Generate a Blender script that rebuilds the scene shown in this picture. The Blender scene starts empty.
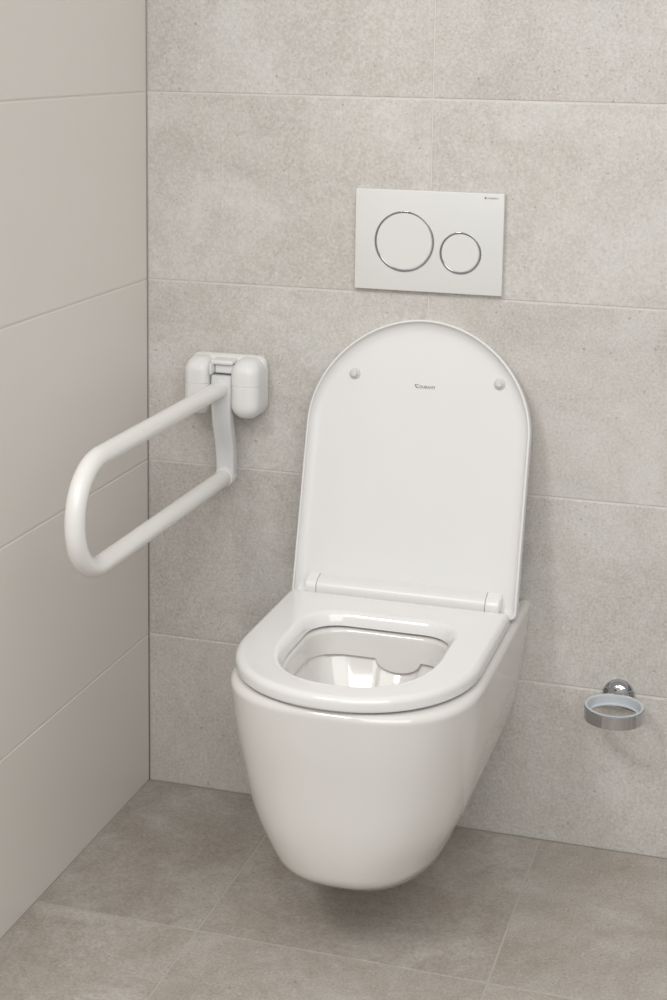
import bpy, bmesh, math, random
from mathutils import Vector, Matrix
C = bpy.context.scene.collection
PI = math.pi
random.seed(7)

# ------------------------------------------------------------ camera
CAM = dict(loc=(1.1058, -2.5720, 1.3326), yaw=.2909, pit=.1646, rol=.0146, f=1631.43, px=333.676, py=309.106)
def make_camera():
    cd = bpy.data.cameras.new('camera'); o = bpy.data.objects.new('camera', cd); C.objects.link(o)
    y, p, r = CAM['yaw'], CAM['pit'], CAM['rol']
    fw = Vector((-math.sin(y)*math.cos(p), math.cos(y)*math.cos(p), -math.sin(p)))
    rt = Vector((math.cos(y), math.sin(y), 0)); up = rt.cross(fw)
    r2 = math.cos(r)*rt + math.sin(r)*up; u2 = -math.sin(r)*rt + math.cos(r)*up
    m = Matrix((r2, u2, -fw)).transposed().to_4x4(); m.translation = Vector(CAM['loc'])
    o.matrix_world = m
    cd.sensor_fit = 'VERTICAL'; cd.sensor_height = 36.0; cd.sensor_width = 24.0
    cd.lens = CAM['f']*36.0/1000.0
    cd.shift_x = -(CAM['px']-333.5)/1000.0
    cd.shift_y = (CAM['py']-500.0)/1000.0
    cd.clip_start = .02; cd.clip_end = 60
    bpy.context.scene.camera = o
make_camera()

# ------------------------------------------------------------ helpers
def obj(name, bm, mat, parent=None, smooth=True, kind=None, label=None, sharp=None):
    me = bpy.data.meshes.new(name)
    bmesh.ops.recalc_face_normals(bm, faces=bm.faces)
    bm.to_mesh(me); bm.free()
    for p in me.polygons: p.use_smooth = smooth
    if sharp is not None and smooth:
        me.set_sharp_from_angle(angle=math.radians(sharp))
    o = bpy.data.objects.new(name, me); C.objects.link(o)
    me.materials.append(mat)
    if parent:
        o.parent = parent
        o.matrix_parent_inverse = Matrix.Translation(-Vector(parent.location)) if parent.type == 'EMPTY' else Matrix.Identity(4)
    if kind: o['kind'] = kind
    if label: o['label'] = label
    return o
def thing(name, loc, label, cat):
    o = bpy.data.objects.new(name, None); C.objects.link(o); o.location = loc
    o.empty_display_size = .05
    o['label'] = label; o['category'] = cat
    return o
def loft(bm, rings, cap0=True, cap1=True, closed=True):
    vs = [[bm.verts.new(p) for p in r] for r in rings]
    n = len(vs[0])
    for a, b in zip(vs, vs[1:]):
        for i in range(n if closed else n-1):
            j = (i+1) % n
            bm.faces.new((a[i], a[j], b[j], b[i]))
    if cap0: bm.faces.new(vs[0])
    if cap1: bm.faces.new(vs[-1])
    return vs
def tube(bm, pts, r, seg=32, cap=True):
    pts = [Vector(p) for p in pts]; rings = []
    for i, p in enumerate(pts):
        t = (pts[min(i+1, len(pts)-1)] - pts[max(i-1, 0)]).normalized()
        a = Vector((1, 0, 0))
        if abs(t.x) > .9: a = Vector((0, 0, 1))
        u = (a - t*a.dot(t)).normalized(); v = t.cross(u)
        rr = r[i] if isinstance(r, (list, tuple)) else r
        rings.append([p + u*rr*math.cos(2*PI*k/seg) + v*rr*math.sin(2*PI*k/seg) for k in range(seg)])
    loft(bm, rings, cap, cap)
def lathe(bm, origin, axis, prof, seg=64, closed=False):
    """prof: (radius, along axis) pairs"""
    o = Vector(origin); t = Vector(axis).normalized()
    a = Vector((1, 0, 0)) if abs(t.x) < .9 else Vector((0, 0, 1))
    u = (a - t*a.dot(t)).normalized(); v = t.cross(u)
    rings = [[o + t*h + (u*math.cos(2*PI*k/seg)+v*math.sin(2*PI*k/seg))*max(r, 1e-5) for k in range(seg)] for r, h in prof]
    if closed: rings.append(rings[0])
    loft(bm, rings, not closed, not closed)
    if closed: bmesh.ops.remove_doubles(bm, verts=bm.verts, dist=1e-7)
def rbox(bm, lo, hi, r, seg=4):
    lo, hi = Vector(lo), Vector(hi)
    geo = bmesh.ops.create_cube(bm, size=1)['verts']
    c = (lo+hi)/2; s = hi-lo
    for v in geo: v.co = Vector((v.co.x*s.x, v.co.y*s.y, v.co.z*s.z)) + c
    es = list({e for v in geo for e in v.link_edges})
    bmesh.ops.bevel(bm, geom=es, offset=r, segments=seg, profile=.5, affect='EDGES')
def dcurve(w, yb, yf, a, n, cx=.495, rb=.03, nf=96, ns=14, nb=24, nc=8):
    """closed D outline; straight back at y=yb, rounded front at y=yf (yf<yb), superelliptic front of depth a"""
    P = []
    ya = yf + a
    rb = min(rb, w*.9)
    # back corner right, going: start at back-centre to the right
    def seg(p, q, k): return [(p[0]+(q[0]-p[0])*i/k, p[1]+(q[1]-p[1])*i/k) for i in range(k)]
    P += seg((0, yb), (w-rb, yb), nb//2)
    P += [(w-rb+rb*math.sin(PI/2*i/nc), yb-rb+rb*math.cos(PI/2*i/nc)) for i in range(nc)]
    P += seg((w, yb-rb), (w, ya), ns)
    for i in range(nf):
        t = PI*i/nf; c = math.cos(t); s = math.sin(t)
        P.append((w*math.copysign(abs(c)**(2/n), c), ya - a*abs(s)**(2/n)))
    P += seg((-w, ya), (-w, yb-rb), ns)
    P += [(-w+rb-rb*math.cos(PI/2*i/nc), yb-rb+rb*math.sin(PI/2*i/nc)) for i in range(nc)]
    P += seg((-w+rb, yb), (0, yb), nb//2)
    return [(cx+x, y) for x, y in P]
def lerp(a, b, t): return a+(b-a)*t
def pchip(xs, ys, x):
    if x <= xs[0]: return ys[0]
    if x >= xs[-1]: return ys[-1]
    d = [(ys[i+1]-ys[i])/(xs[i+1]-xs[i]) for i in range(len(xs)-1)]
    m = [d[0]]+[0 if d[i-1]*d[i] <= 0 else 2*d[i-1]*d[i]/(d[i-1]+d[i]) for i in range(1, len(d))]+[d[-1]]
    for i in range(len(xs)-1):
        if x <= xs[i+1]:
            h = xs[i+1]-xs[i]; t = (x-xs[i])/h
            return (ys[i]*(1+2*t)*(1-t)**2 + h*m[i]*t*(1-t)**2 + ys[i+1]*t*t*(3-2*t) + h*m[i+1]*t*t*(t-1))

# ------------------------------------------------------------ materials
def newmat(name):
    m = bpy.data.materials.new(name); m.use_nodes = True
    return m, m.node_tree, m.node_tree.nodes['Principled BSDF']
def plain(name, col, rough, metal=0., coat=0., ior=1.5, bump=0., bscale=300):
    m, t, b = newmat(name)
    b.inputs['Roughness'].default_value = rough; b.inputs['Metallic'].default_value = metal
    b.inputs['IOR'].default_value = ior
    b.inputs['Coat Weight'].default_value = coat; b.inputs['Coat Roughness'].default_value = .03
    tc = t.nodes.new('ShaderNodeTexCoord')
    nz = t.nodes.new('ShaderNodeTexNoise'); nz.inputs['Scale'].default_value = 9
    t.links.new(tc.outputs['Object'], nz.inputs['Vector'])
    mx = t.nodes.new('ShaderNodeMix'); mx.data_type = 'RGBA'
    mx.inputs['A'].default_value = (*[c*.99 for c in col], 1); mx.inputs['B'].default_value = (*[min(1, c*1.01) for c in col], 1)
    t.links.new(nz.outputs['Fac'], mx.inputs['Factor']); t.links.new(mx.outputs['Result'], b.inputs['Base Color'])
    if bump:
        n2 = t.nodes.new('ShaderNodeTexNoise'); n2.inputs['Scale'].default_value = bscale
        t.links.new(tc.outputs['Object'], n2.inputs['Vector'])
        bp = t.nodes.new('ShaderNodeBump'); bp.inputs['Strength'].default_value = bump; bp.inputs['Distance'].default_value = .0005
        t.links.new(n2.outputs['Fac'], bp.inputs['Height']); t.links.new(bp.outputs['Normal'], b.inputs['Normal'])
    return m
def stone(name, ca, cb, cc, rough, dark, light, scale=1., stain=None, bump=.25):
    """mottled concrete-look porcelain: clouds of three tones, fine grain, pits and pale grit"""
    m, t, b = newmat(name); N = t.nodes; L = t.links
    b.inputs['Roughness'].default_value = rough; b.inputs['Specular IOR Level'].default_value = .35
    tc = N.new('ShaderNodeTexCoord'); at = N.new('ShaderNodeAttribute'); at.attribute_name = 'tile_offset'
    ad = N.new('ShaderNodeVectorMath'); ad.operation = 'ADD'
    sc_ = N.new('ShaderNodeVectorMath'); sc_.operation = 'SCALE'; sc_.inputs['Scale'].default_value = 7.0
    L.new(at.outputs['Color'], sc_.inputs[0])
    L.new(tc.outputs['Object'], ad.inputs[0]); L.new(sc_.outputs[0], ad.inputs[1])
    def noise(s, det=4, ro=.55, dist=0.):
        n = N.new('ShaderNodeTexNoise'); n.inputs['Scale'].default_value = s*scale; n.inputs['Detail'].default_value = det
        n.inputs['Roughness'].default_value = ro; n.inputs['Distortion'].default_value = dist
        L.new(ad.outputs[0], n.inputs['Vector']); return n
    def ramp(src, a, b_, ca_=(0, 0, 0, 1), cb_=(1, 1, 1, 1)):
        r = N.new('ShaderNodeValToRGB'); r.color_ramp.elements[0].position = a; r.color_ramp.elements[1].position = b_
        r.color_ramp.elements[0].color = ca_; r.color_ramp.elements[1].color = cb_
        L.new(src, r.inputs[0]); return r
    def mix(f, a, b_, blend='MIX'):
        x = N.new('ShaderNodeMix'); x.data_type = 'RGBA'; x.blend_type = blend
        if hasattr(f, 'is_linked'): L.new(f, x.inputs['Factor'])
        else: x.inputs['Factor'].default_value = f
        for k, v in (('A', a), ('B', b_)):
            if isinstance(v, tuple): x.inputs[k].default_value = (*v, 1)
            else: L.new(v, x.inputs[k])
        return x.outputs['Result']
    n1 = noise(4.5, 6, .66, .8); n2 = noise(9, 6, .65, .3); n3 = noise(2.2, 3, .5)
    c = mix(ramp(n1.outputs['Fac'], .38, .64).outputs[0], ca, cb)
    c = mix(ramp(n2.outputs['Fac'], .42, .78).outputs[0], c, cc)
    # tone of each tile
    tn = N.new('ShaderNodeSeparateColor'); L.new(at.outputs['Color'], tn.inputs[0])
    tr = ramp(tn.outputs[2], 0., 1., (.90, .90, .90, 1), (1.06, 1.06, 1.06, 1))
    c = mix(1., c, tr.outputs[0], 'MULTIPLY')
    if stain:
        sn = noise(3.2, 5, .7, 1.2)
        c = mix(ramp(sn.outputs['Fac'], .54, .70, (0, 0, 0, 1), (.6, .6, .6, 1)).outputs[0], c, stain)
    g = noise(230, 3, .7)
    c = mix(.62, c, ramp(g.outputs['Fac'], .3, .72, (.34, .34, .34, 1), (.66, .66, .66, 1)).outputs[0], 'OVERLAY')
    g2 = noise(48, 4, .65)
    c = mix(.28, c, ramp(g2.outputs['Fac'], .3, .7, (.40, .395, .39, 1), (.60, .60, .60, 1)).outputs[0], 'OVERLAY')
    # sparse dark pits, in clusters
    def specks(vs, r0, sel0, sel1):
        v = N.new('ShaderNodeTexVoronoi'); v.inputs['Scale'].default_value = vs*scale; v.inputs['Randomness'].default_value = 1
        dn = noise(vs*1.3, 2, .6)
        av = N.new('ShaderNodeVectorMath'); av.operation = 'MULTIPLY_ADD'
        L.new(dn.outputs['Color'], av.inputs[0]); av.inputs[1].default_value = (.6/vs,)*3; L.new(ad.outputs[0], av.inputs[2])
        L.new(av.outputs[0], v.inputs['Vector'])
        a_ = ramp(v.outputs['Distance'], r0*.6, r0, (1, 1, 1, 1), (0, 0, 0, 1))
        s_ = N.new('ShaderNodeSeparateColor'); L.new(v.outputs['Color'], s_.inputs[0])
        b_ = ramp(s_.outputs[0], sel0, sel1)
        mm = N.new('ShaderNodeMath'); mm.operation = 'MULTIPLY'; L.new(a_.outputs[0], mm.inputs[0]); L.new(b_.outputs[0], mm.inputs[1])
        return mm.outputs[0]
    s1 = specks(150, .30, .55, .95); s2 = specks(70, .19, .86, .98); s3 = specks(75, .22, .80, .98)
    cl = ramp(noise(6, 3, .6).outputs['Fac'], .42, .60, (.25, .25, .25, 1), (1, 1, 1, 1))
    k = N.new('ShaderNodeMath'); k.operation = 'MULTIPLY'; L.new(s1, k.inputs[0]); L.new(cl.outputs[0], k.inputs[1])
    k2 = N.new('ShaderNodeMath'); k2.operation = 'MAXIMUM'; L.new(k.outputs[0], k2.inputs[0]); L.new(s2, k2.inputs[1])
    k3 = N.new('ShaderNodeMath'); k3.operation = 'MULTIPLY'; L.new(k2.outputs[0], k3.inputs[0]); k3.inputs[1].default_value = .46
    c = mix(k3.outputs[0], c, dark)
    k4 = N.new('ShaderNodeMath'); k4.operation = 'MULTIPLY'; L.new(s3, k4.inputs[0]); k4.inputs[1].default_value = .45
    c = mix(k4.outputs[0], c, light)
    L.new(c, b.inputs['Base Color'])
    bp = N.new('ShaderNodeBump'); bp.inputs['Strength'].default_value = bump; bp.inputs['Distance'].default_value = .0006
    L.new(g.outputs['Fac'], bp.inputs['Height']); L.new(bp.outputs['Normal'], b.inputs['Normal'])
    return m

M_wall = stone('concrete_look_wall_tile', (.555, .532, .498), (.655, .640, .612), (.605, .562, .522), .55,
               (.23, .20, .17), (.74, .72, .69))
M_floor = stone('concrete_look_floor_tile', (.400, .362, .322), (.520, .487, .450), (.365, .320, .275), .5,
                (.18, .15, .12), (.60, .57, .53), stain=(.315, .270, .220))
M_left = plain('smooth_taupe_wall_tile', (.770, .735, .692), .32)
M_grout = plain('pale_grout', (.68, .65, .62), .9, bump=.3)
M_grout_f = plain('floor_grout', (.46, .43, .395), .9, bump=.3)
M_groutl = plain('taupe_grout', (.70, .67, .63), .9)
M_silic = plain('corner_silicone', (.36, .335, .30), .6)
M_cer = plain('white_glazed_ceramic', (.745, .730, .702), .10, coat=.6)
M_seat = plain('white_seat_plastic', (.81, .805, .795), .14, coat=.5)
M_lid = plain('white_lid_plastic', (.765, .760, .750), .30)
M_rail = plain('white_coated_rail', (.83, .82, .795), .26, coat=.2)
M_house = plain('white_nylon_housing', (.80, .80, .79), .38)
M_arm = plain('pale_grey_arm', (.70, .71, .71), .35)
M_plate = plain('white_flush_plate_plastic', (.745, .745, .725), .32)
M_btn = plain('white_button_plastic', (.755, .755, .735), .30)
M_chrome = plain('polished_chrome', (.56, .56, .57), .06, metal=1.)
M_gap = plain('dark_gap', (.10, .095, .09), .6)
M_logo = plain('grey_print', (.17, .17, .17), .6)
M_dot = plain('soft_grey_bumper', (.62, .625, .60), .35)
M_rub = plain('seal_grey', (.35, .34, .33), .7)
# frosted insert
M_ins, _t, _b = newmat('frosted_plastic_insert')
_b.inputs['Base Color'].default_value = (.80, .85, .90, 1); _b.inputs['Roughness'].default_value = .3
_b.inputs['Transmission Weight'].default_value = .35; _b.inputs['IOR'].default_value = 1.45
M_water, _t, _b = newmat('clear_water')
_b.inputs['Base Color'].default_value = (.92, .96, .95, 1); _b.inputs['Roughness'].default_value = .0
_b.inputs['Transmission Weight'].default_value = 1.; _b.inputs['IOR'].default_value = 1.33

# ------------------------------------------------------------ room
G = .0011           # half joint
BV = .0016          # tile edge bevel
def tiles(name, rects, place, mat, kind='structure', thick=.006, bv=BV, tone=None):
    """rects in plane coordinates; place(u, v, d) -> world, d = depth below the surface"""
    bm = bmesh.new(); lay = bm.loops.layers.float_color.new('tile_offset')
    for (u0, v0, u1, v1, g) in rects:
        gl, gb, gr, gt = g
        a0, b0, a1, b1 = u0+gl, v0+gb, u1-gr, v1-gt
        def ring(ins, d): return [bm.verts.new(place(a0+ins, b0+ins, d)), bm.verts.new(place(a1-ins, b0+ins, d)),
                                  bm.verts.new(place(a1-ins, b1-ins, d)), bm.verts.new(place(a0+ins, b1-ins, d))]
        r0, r1, r2, r3 = ring(0, thick), ring(0, bv), ring(bv*.35, bv*.3), ring(bv*1.1, 0)
        fs = [bm.faces.new(r3), bm.faces.new(r0[::-1])]
        for p, q in ((r0, r1), (r1, r2), (r2, r3)):
            for i in range(4):
                fs.append(bm.faces.new((p[i], p[(i+1) % 4], q[(i+1) % 4], q[i])))
        c = (random.random(), random.random(), random.random(), 1)
        if tone is not None: c = (c[0], c[1], tone(u0, v0, c[2]), 1)
        for f in fs:
            for l in f.loops: l[lay] = c
    return obj(name, bm, mat, smooth=False, kind=kind)
ROW = [0, .2785, .5985, .9185, 1.2385, 1.5585, 1.8785, 2.1985, 2.5185]
XR, YF = 2.30, -3.40
def g4(l, b, r, t): return (l, b, r, t)
back = []
xs = [0.0, .497, 1.137, 1.777, XR]
for i in range(len(ROW)-1):
    for j in range(len(xs)-1):
        back.append((xs[j], ROW[i], xs[j+1], ROW[i+1], g4(.0009 if j == 0 else G*.7, .0006 if i == 0 else G, G*.7, G)))
w = tiles('wall_back', back, lambda u, v, d: (u, d, v), M_wall,
      tone=lambda u, v, r: {0: .40, 1: .25 if u < .1 else .40, 2: .60, 3: .75, 4: .45}.get(ROW.index(v), r) + .12*(r-.5))
left = []
ys = [0, -.64*1.9]
for i in range(len(ROW)-1):
    for j in range(len(ys)-1):
        left.append((ys[j+1], ROW[i], ys[j], ROW[i+1], g4(G, .0006 if i == 0 else G*.8, .0012 if j == 0 else G, G*.8)))
tiles('wall_left', left, lambda u, v, d: (-d, u, v), M_left, bv=.0019)
fl = []
fx = [0, .268, .714, 1.160, 1.606, 2.052, XR]
fy = [0, -.447, -.893, -1.339, -1.785, -2.231, -2.677, -3.123, YF]
for i in range(len(fx)-1):
    for j in range(len(fy)-1):
        fl.append((fx[i], fy[j+1], fx[i+1], fy[j], g4(.0012 if i == 0 else .0015, .0015, .0015, .0012 if j == 0 else .0015)))
tiles('floor', fl, lambda u, v, d: (u, v, -d), M_floor, bv=.0009,
      tone=lambda u, v, r: {(0, 0): .05, (1, 0): .45, (2, 0): .5, (0, 1): .75, (1, 1): .7, (2, 1): .7}.get((round(u/.446), round(-v/.446)-1), r))
def slab(name, lo, hi, mat, kind='structure'):
    bm = bmesh.new(); rbox(bm, lo, hi, .0002, 1)
    return obj(name, bm, mat, smooth=False, kind=kind)
slab('trim_1', (.0, .0012, 0), (XR, .03, 2.5185), M_grout)          # grout bed behind the back wall tiles
slab('trim_2', (-.03, -.64*1.9, 0), (-.0010, .03, 2.5185), M_groutl)      # grout bed behind the left wall tiles
slab('trim_3', (-.03, YF, -.03), (XR, .03, -.0007), M_grout_f)      # grout bed of the floor
bm = bmesh.new(); tube(bm, [(-.0002, .0002, .0), (-.0002, .0002, 2.5)], .0010, 10)
obj('trim_4', bm, M_silic, kind='structure')                         # silicone bead in the corner

# ------------------------------------------------------------ toilet
CX = .495
toilet = thing('toilet', (CX, 0, .094), 'white wall-hung toilet with its lid raised, mounted on the tiled back wall above the floor', 'toilet')
ZS = [.096, .104, .120, .155, .223, .294, .359, .420]
WS = [.1035, .1085, .1168, .1325, .1600, .1742, .1815, .1868]
FS = [.412, .434, .468, .514, .530, .536, .542, .5460]
AS = [.198, .205, .213, .222, .214, .204, .194, .188]
NS = [2.60, 2.58, 2.55, 2.5, 2.57, 2.63, 2.7, 2.75]
def body_ring(z, ins=0.):
    w_, f_, a_, n_ = (pchip(ZS, k, z) for k in (WS, FS, AS, NS))
    return dcurve(w_-ins, 0, -(f_-ins), a_-ins, n_, cx=.4975, rb=.0015)
bm = bmesh.new()
rings = []
rings.append([(lerp(CX, x, .90), lerp(-.2, y, .88) if y < -.2 else y, .0940) for x, y in body_ring(.096, .004)])
for i in range(5):
    t = PI/2*i/5
    rings.append([(x, y, .0970-.003*math.cos(t)) for x, y in body_ring(.096, .003*(1-math.sin(t)))])
k = 0
z = .0995
while z < .4085:
    rings.append([(x, y, z) for x, y in body_ring(z)]); z += .006
R = .011
for i in range(0, 9):
    t = PI/2*i/8
    rings.append([(x, y, .409+R*math.sin(t)) for x, y in body_ring(.409+R*math.sin(t)*.6, R*(1-math.cos(t)))])
# flat top in to the bowl opening, rolled edge
def opening(ins): return dcurve(.119-ins, -.218-ins, -.500+ins, .160-ins, 2.35, rb=.055-ins*.3)
ro = .008
for i in range(0, 7):
    t = PI/2*i/6
    rings.append([(x, y, .412+ro*math.cos(t)) for x, y in opening(ro*math.sin(t))])
# wash-down channel: band wall, lip with tongue at the back, recess, then the bowl
op = opening(ro); oprec = opening(ro-.003); NN = len(op)
def lip(x, y):
    if y > -.29 and abs(x-.517) < .035: return .379 - .020*math.sqrt(max(0, 1-((x-.517)/.035)**2))
    return .379
lips = [lip(x, y) for x, y in op]
for tt in (.25, .5, .75, 1.):
    rings.append([(x, y-.004*tt*(1 if y > -.24 else 0), lerp(.412, lz, tt)) for (x, y), lz in zip(op, lips)])
rings.append([(lerp(a[0], b_[0], .5), lerp(a[1], b_[1], .5), lz-.0012) for a, b_, lz in zip(op, oprec, lips)])
rings.append([(b_[0], b_[1], lz-.0030) for b_, lz in zip(oprec, lips)])
sump = dcurve(.045, -.33, -.43, .045, 2.0, rb=.04)
for i in range(1, 15):
    t = i/14
    rings.append([(lerp(b_[0], s[0], t), lerp(b_[1], s[1], t), lerp(lz-.0030, .268, 1-(1-t)**1.75))
                  for b_, s, lz in zip(oprec, sump, lips)])
rings.append([(lerp(CX, x, .95), lerp(-.38, y, .95), .225) for x, y in sump])
rings.append([(lerp(CX, x, .7), lerp(-.38, y, .7), .205) for x, y in sump])
loft(bm, rings, True, True)
obj('bowl', bm, M_cer, toilet, sharp=55)
bm = bmesh.new()
loft(bm, [[(lerp(CX, x, .93), lerp(-.38, y, .93), zz) for x, y in sump] for zz in (.232, .262)])
obj('water', bm, M_water, toilet, sharp=30)

# seat ring
bm = bmesh.new()
def seat_out(ins): return dcurve(.1828-ins, -.1390-ins, -.5490+ins, .195-ins, 2.13, cx=.4925, rb=.007)
def seat_in(g): return dcurve(.1125+g, -.227+g, -.495-g, .150+g, 2.38, rb=.051+g*.5)
zb, zt = .4235, .4450
prof = []
for i in range(5):
    t = PI/2*i/4; r = .004
    prof.append((seat_out(r*(1-math.sin(t))), zb + r*(1-math.cos(t))))
for i in range(8):
    t = PI/2*i/7; r = .010
    prof.append((seat_out(r*(1-math.cos(t))), zt - r + r*math.sin(t)))
prof.append((seat_out(.024), zt+.0008))
for g_, z_ in ((.0150, zt+.0006), (.0125, zt+.0004), (.0105, zt-.0004), (.0085, zt-.0018), (.0062, zt-.0045), (.0040, zt-.0085), (.0022, zt-.0130), (.0010, zt-.0175)):
    prof.append((seat_in(g_), z_))
prof.append((seat_in(.0004), zb+.001)); prof.append((seat_in(.002), zb))
ringsS = [[(x, y, z) for x, y in p] for p, z in prof]
ringsS.append(ringsS[0])
loft(bm, ringsS, False, False); bmesh.ops.remove_doubles(bm, verts=bm.verts, dist=1e-6)
seat = obj('seat', bm, M_seat, toilet, sharp=60)
# rubber buffers below the seat ring
for sx in (-1, 1):
    for yy in (-.42, -.30):
        bm = bmesh.new(); lathe(bm, (CX+sx*.140, yy, .4199), (0, 0, 1), [(.008, 0), (.008, .004)], 20)
        obj('seat_bumper', bm, M_rub, seat)
# hinge at the seat's back corners; the caps continue the moulding of the lid
def hinge_section(x0, x1, end=0.):
    sec = [(-.1345, .4380), (-.1345, .4470), (-.1340, .4505), (-.1325, .4540), (-.1300, .4570), (-.1265, .4592), (-.1225, .4606), (-.1180, .4618), (-.1120, .4632), (-.1060, .4640), (-.1060, .4380)]
    bm = bmesh.new(); cy, cz = -.121, .449
    def rr(x, k): return [(x, cy+(a-cy)*k, cz+(b_-cz)*k) for a, b_ in sec]
    rings = [rr(x0, .97), rr(x0+.0004, 1)]
    if end: rings += [rr(x1-end, 1), rr(x1-end*.5, .94), rr(x1-end*.15, .84), rr(x1, .70)]
    else: rings += [rr(x1-.0004, 1), rr(x1, .97)]
    loft(bm, rings); return bm
obj('hinge_cap', hinge_section(.3340, .3520), M_seat, toilet, sharp=40)
obj('hinge_cap', hinge_section(.6330, .6560, .004), M_seat, toilet, sharp=40)

# lid, raised; local frame: X across, V up along the lid, W = inside face towards the room
TILT = .2618
LO = Vector((CX, -.1148, .4245))
def L2W(x, v, wv):
    # v along lid, wv out towards the room
    return (x, LO.y + v*math.sin(TILT) - wv*math.cos(TILT), LO.z + v*math.cos(TILT) + wv*math.sin(TILT))
LL = .4678
def lid_ring(ins): return [(x, -y) for x, y in dcurve(.1868-ins, -ins, -LL+ins, .181-ins, 1.93, rb=.010)]
prof = []
W0, W1 = -.009, .0150       # outer skin to rim edge
prof.append((lid_ring(.030), W0-.0015))
for i in range(8):
    t = PI/2*i/7; r = .007
    prof.append((lid_ring(r*(1-math.sin(t))), W0 + r*(1-math.cos(t))))
for i in range(5):
    t = PI/2*i/4; r = .0022
    prof.append((lid_ring(r*(1-math.cos(t))), W1 - r + r*math.sin(t)))
for i in range(9):         # concave slope from the rim down to the panel
    t = PI/2*i/8
    prof.append((lid_ring(.0034+.0175*(1-math.cos(t))), W1-.0003-.0123*math.sin(t)))
prof.append((lid_ring(.030), .0023))
bm = bmesh.new()
loft(bm, [[L2W(x, v, wv) for x, v in p] for p, wv in prof], True, True)
lid = obj('lid', bm, M_lid, toilet, sharp=50)
obj('hinge_barrel', hinge_section(.3528, .6322), M_lid, lid, sharp=40)
Wn = Vector((0, -math.cos(TILT), math.sin(TILT)))
for xx in (.3805, .6240):
    bm = bmesh.new()
    lathe(bm, L2W(xx, .3718, .0018), Wn, [(.0095, 0), (.0095, .001), (.0085, .0025), (.0068, .003), (.0062, .003), (.0058, .0075), (.0042, .009), (.0001, .0092)], 40)
    obj('lid_bumper', bm, M_dot, lid, sharp=40)
def text_mesh(txt, size, bold=.0):
    cu = bpy.data.curves.new('t', 'FONT'); cu.body = txt; cu.size = size; cu.extrude = .00012; cu.offset = bold
    cu.align_x = 'LEFT'; cu.resolution_u = 4
    to = bpy.data.objects.new('t', cu); C.objects.link(to)
    bpy.context.view_layer.update()
    me = bpy.data.meshes.new_from_object(to.evaluated_get(bpy.context.evaluated_depsgraph_get()))
    bpy.data.objects.remove(to)
    bm = bmesh.new(); bm.from_mesh(me); bpy.data.meshes.remove(me)
    return bm
def fit(bm, width, height):
    xs_ = [v.co.x for v in bm.verts]; ys_ = [v.co.y for v in bm.verts]
    a, b_ = min(xs_), max(xs_); c, d = min(ys_), max(ys_)
    for v in bm.verts:
        v.co.x = (v.co.x-a)/(b_-a)*width; v.co.y = (v.co.y-c)/(d-c)*height
bm = text_mesh('DURAVIT', .006, .00006); fit(bm, .0265, .0046)
for v in bm.verts: v.co.x += .0085
# the small winged mark before the word
pts = [(0, .0062), (.0022, .0058), (.0030, .0030), (.0050, .0012), (.0078, .0010), (.0078, .0002), (.0040, .0000), (.0016, .0018)]
loft(bm, [[(x, y, -.0001) for x, y in pts], [(x, y, .0001) for x, y in pts]])
pts = [(.0026, .0062), (.0072, .0058), (.0072, .0050), (.0038, .0048)]
loft(bm, [[(x, y, -.0001) for x, y in pts], [(x, y, .0001) for x, y in pts]])
for v in bm.verts: v.co = Vector(L2W(.4835+v.co.x, (.3558)+v.co.y, .0026+v.co.z))
obj('logo_lettering', bm, M_logo, lid, smooth=False)

# ------------------------------------------------------------ flush plate
PX0, PZ0, PW, PH, PT = .3745, .9265, .2460, .1650, .012
plate = thing('flush_plate', (PX0+PW/2, 0, PZ0), 'white rectangular dual flush plate with two round buttons on the back wall above the toilet', 'flush plate')
bm = bmesh.new(); rbox(bm, (PX0, -PT, PZ0), (PX0+PW, -.0008, PZ0+PH), .0012, 3)
obj('panel', bm, M_plate, plate, sharp=50)
bm = bmesh.new(); rbox(bm, (PX0+.01, -.002, PZ0+.01), (PX0+PW-.01, -.0002, PZ0+PH-.01), .0005, 1)
obj('back_frame', bm, M_rub, plate, smooth=False)
for bx, bz, br in ((.0830, .0810, .0500), (.1768, .0665, .0345)):
    o_ = (PX0+bx, -PT, PZ0+bz)
    bm = bmesh.new()
    lathe(bm, o_, (0, -1, 0), [(br-.0042, -.004), (br-.0042, .0012), (br-.0046, .0016), (.0001, .0018)], 96)
    bt = obj('flush_button', bm, M_btn, plate, sharp=35)
    bm = bmesh.new()
    pr = [(br, -.001), (br, .0006), (br-.0003, .0010), (br-.0008, .0012), (br-.0034, .0004), (br-.0037, -.0035), (br-.001, -.003)]
    lathe(bm, o_, (0, -1, 0), pr, 96, closed=True)
    obj('ring', bm, M_chrome, bt, sharp=50, label='thin chrome ring')
bm = text_mesh('GEBERIT', .003); fit(bm, .0190, .0026)
for v in bm.verts: v.co.x += .0042
loft(bm, [[(x, y, -.0001) for x, y in ((0, -.0002), (.0028, -.0002), (.0028, .0030), (0, .0030))],
          [(x, y, .0001) for x, y in ((0, -.0002), (.0028, -.0002), (.0028, .0030), (0, .0030))]])
for v in bm.verts: v.co = Vector((PX0+PW-.0320+v.co.x, -PT-.0001-v.co.z, PZ0+PH-.0090+v.co.y))
obj('logo_lettering', bm, M_logo, plate, smooth=False)

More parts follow.
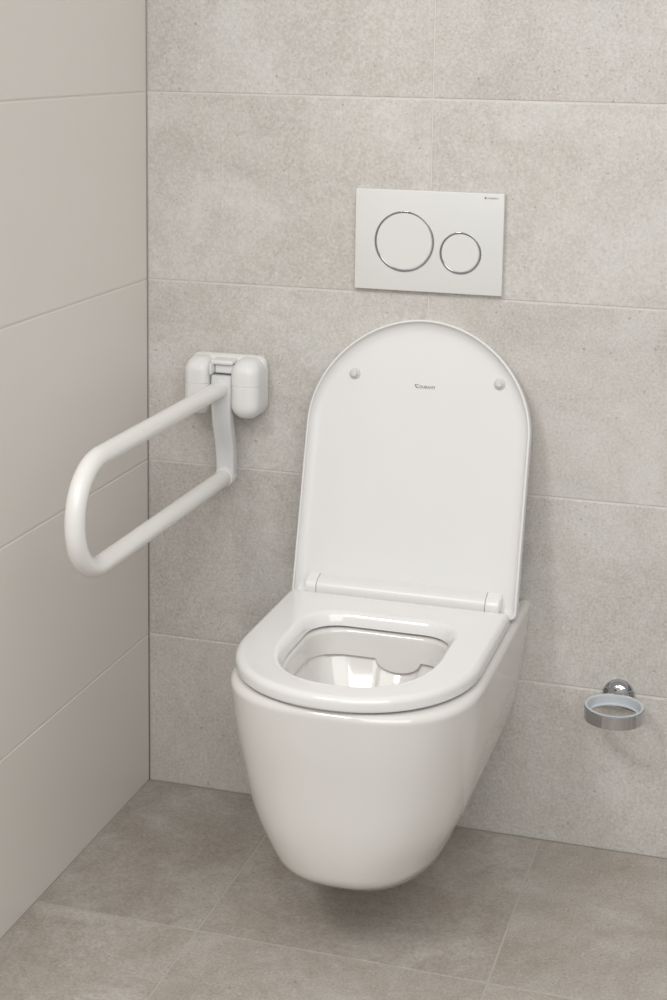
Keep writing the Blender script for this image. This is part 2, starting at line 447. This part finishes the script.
# ------------------------------------------------------------ folding grab rail
GX = .160
rail = thing('grab_rail', (GX, 0, .75), 'white folding U-shaped grab rail lowered from its wall mount left of the toilet', 'grab rail')
ZU, ZL = .7515, .5935
def lobe(bm, x0, x1, y0, y1, z0, z1, R=.024, r=.016, groove=.757):
    zsl = []
    for i in range(9):
        t = PI/2*i/8; zsl.append((z0+R*(1-math.cos(t)), R*(1-math.sin(t))))
    for i in range(1, 6): zsl.append((lerp(z0+R, groove-.0012, i/5), 0))
    zsl += [(groove-.0006, .0010), (groove+.0002, .0010), (groove+.0008, 0)]
    for i in range(1, 4): zsl.append((lerp(groove+.0008, z1-R, i/3), 0))
    for i in range(1, 9):
        t = PI/2*i/8; zsl.append((z1-R+R*math.sin(t), R*(1-math.cos(t))))
    rings = []
    for z, ins in zsl:
        a0, a1, b0 = x0+ins*.75, x1-ins*.75, y0+ins
        rr = min(r, (a1-a0)/2-.0005)
        ring = [(a0, y1, z)]
        for i in range(9):
            t = PI/2*i/8; ring.append((a0+rr-rr*math.cos(t), b0+rr-rr*math.sin(t), z))
        for i in range(9):
            t = PI/2*i/8; ring.append((a1-rr+rr*math.sin(t), b0+rr-rr*math.cos(t), z))
        ring.append((a1, y1, z)); rings.append(ring)
    loft(bm, rings)
bm = bmesh.new(); rbox(bm, (.0900, -.034, .7060), (.2255, -.0005, .8020), .016, 6)
base = obj('wall_bracket', bm, M_house, rail, sharp=60)
bm = bmesh.new(); lobe(bm, .0915, .1380, -.068, -.010, .7010, .8000, .023, .016); obj('housing_cover', bm, M_house, rail, sharp=50)
bm = bmesh.new(); lobe(bm, .1750, .2250, -.072, -.010, .6995, .8005, .024, .020); obj('housing_cover', bm, M_house, rail, sharp=50)
bm = bmesh.new()
rbox(bm, (.1385, -.060, .7900), (.1780, -.020, .7975), .003, 3)
rbox(bm, (.1400, -.068, .7740), (.1435, -.030, .7930), .001, 2)
rbox(bm, (.1440, -.052, .7740), (.1770, -.044, .7900), .003, 3)
obj('release_latch', bm, M_house, rail, sharp=50)
bm = bmesh.new(); tube(bm, [(.1395, -.040, .7655), (.1765, -.040, .7655)], .006, 24)
obj('hinge_pin', bm, M_arm, rail, sharp=50)
# arm hanging from the hinge, bending in towards the wall
path = [(-.056, .772), (-.058, .750), (-.058, .722), (-.0555, .700), (-.050, .678), (-.0435, .658), (-.0385, .638), (-.036, .615), (-.0355, .592)]
def arm_pt(t):
    zs_ = [-p[1] for p in path]; z_ = lerp(path[0][1], path[-1][1], t)
    return pchip(zs_, [p[0] for p in path], -z_), z_
bm = bmesh.new(); rings = []
for i in range(41):
    y_, z_ = arm_pt(i/40); y2, z2 = arm_pt(min(1, i/40+.01)); y1, z1 = arm_pt(max(0, i/40-.01))
    tx = Vector((0, y2-y1, z2-z1)).normalized(); nrm = Vector((0, -tx.z, tx.y))
    hw, ht, rr = .0165, .0105, .004
    hw = lerp(.0175, .0160, i/40)
    loop = []
    for cx_, cy_, a0 in ((hw-rr, ht-rr, 0), (-(hw-rr), ht-rr, PI/2), (-(hw-rr), -(ht-rr), PI), (hw-rr, -(ht-rr), 3*PI/2)):
        for k in range(5):
            a = a0+PI/2*k/4
            loop.append(Vector((GX+cx_+rr*math.cos(a), y_, z_)) + nrm*(cy_+rr*math.sin(a)))
    rings.append(loop)
loft(bm, rings)
obj('arm', bm, M_arm, rail, sharp=60, label='pale grey curved arm')
bm = bmesh.new()
lathe(bm, (GX, -.024, ZL), (0, -1, 0), [(.010, 0), (.0155, .002), (.0165, .006), (.0165, .026), (.0160, .0275), (.0142, .028)], 48)
obj('collar', bm, M_house, rail, sharp=45)
bm = bmesh.new()
lathe(bm, (GX, -.045, ZU), (0, -1, 0), [(.010, 0), (.0160, .001), (.0165, .004), (.0165, .020), (.0160, .0215), (.0142, .022)], 48)
obj('collar', bm, M_house, rail, sharp=45)
Y0 = -.538; AE = .086; RT = .0142
zc, rr = (ZU+ZL)/2, (ZU-ZL)/2
pts = [(GX, lerp(-.050, Y0, i/12), ZU) for i in range(12)]
for i in range(41):
    t = PI*i/40
    pts.append((GX, Y0-AE*abs(math.sin(t))**.92, zc+rr*math.copysign(abs(math.cos(t))**.95, math.cos(t))))
pts += [(GX, lerp(Y0, -.040, i/12), ZL) for i in range(1, 13)]
bm = bmesh.new(); tube(bm, pts, RT, 40)
obj('rail_tube', bm, M_rail, rail, sharp=60)

# ------------------------------------------------------------ ring holder
RX, RY, RZ, RR = .8345, -.0620, .2803, .0480
rh = thing('ring_holder', (RX, 0, RZ), 'small chrome wall ring holder with a frosted insert, low on the wall right of toilet', 'ring holder')
bm = bmesh.new()
lathe(bm, (RX, .0, .2770), (0, -1, 0), [(.0255, 0), (.0258, .0012), (.0258, .0050), (.0250, .0062), (.0180, .0070), (.0165, .0076), (.0110, .0120), (.0085, .0160), (.0080, .018), (.0001, .018)], 64)
obj('rosette', bm, M_chrome, rh, sharp=40)
bm = bmesh.new(); tube(bm, [(RX, -.014, .2725), (RX, RY+RR-.0002, .2725)], .0062, 24)
obj('stem', bm, M_chrome, rh, sharp=40)
bm = bmesh.new()
lathe(bm, (RX, RY, RZ), (0, 0, 1), [(RR, -.0205), (RR, -.0006), (RR-.0006, 0), (RR-.0024, 0), (RR-.0028, -.0005), (RR-.0028, -.0200), (RR-.0024, -.0210), (RR-.0006, -.0210)], 96, closed=True)
obj('ring', bm, M_chrome, rh, sharp=40)
bm = bmesh.new()
lathe(bm, (RX, RY, RZ), (0, 0, 1), [(RR-.0029, -.0150), (RR-.0029, .0004), (RR-.0010, .0006), (RR-.0010, .0018), (RR-.0046, .0018), (RR-.0056, .0008), (RR-.0060, -.0120), (RR-.0090, -.0135), (RR-.0090, -.0150)], 96, closed=True)
obj('insert', bm, M_ins, rh, sharp=40, label='frosted bluish plastic insert')

# ------------------------------------------------------------ light
wd = bpy.data.worlds.new('world'); bpy.context.scene.world = wd; wd.use_nodes = True
wt = wd.node_tree; bg = wt.nodes['Background']; bg.inputs['Strength'].default_value = 1.0
wtc = wt.nodes.new('ShaderNodeTexCoord'); wsp = wt.nodes.new('ShaderNodeSeparateXYZ'); wmp = wt.nodes.new('ShaderNodeMapRange')
wmp.inputs['From Min'].default_value = -1; wmp.inputs['From Max'].default_value = 1
wrp = wt.nodes.new('ShaderNodeValToRGB')
wt.links.new(wtc.outputs['Generated'], wsp.inputs[0]); wt.links.new(wsp.outputs['Z'], wmp.inputs['Value'])
wt.links.new(wmp.outputs['Result'], wrp.inputs[0]); wt.links.new(wrp.outputs[0], bg.inputs['Color'])
els = wrp.color_ramp.elements
for pos, v in ((0., .05), (.5, .19), (.68, .60), (1., .85)):
    e = els[0] if pos == 0 else (els[1] if pos == 1. else els.new(pos))
    e.position = pos; e.color = (v, v*.99, v*.975, 1)
def area(name, loc, target, sx, sy, power, col=(1, .99, .975)):
    ld = bpy.data.lights.new(name, 'AREA'); ld.shape = 'RECTANGLE'; ld.size = sx; ld.size_y = sy; ld.energy = power; ld.color = col
    o = bpy.data.objects.new(name, ld); C.objects.link(o); o.location = loc
    o.rotation_euler = (Vector(target)-Vector(loc)).to_track_quat('-Z', 'Y').to_euler()
    return o
area('softbox_light', (-.16, -2.25, 2.45), (.5, -.2, .6), .40, .40, 21)
area('fill_light', (1.4, -3.0, 2.7), (.1, -.4, .8), 2.6, 2.6, 74)

vs = bpy.context.scene.view_settings
bpy.context.scene.display_settings.display_device = 'sRGB'
vs.view_transform = 'Standard'; vs.look = 'None'; vs.gamma = 1; vs.use_curve_mapping = False; vs.exposure = -.32
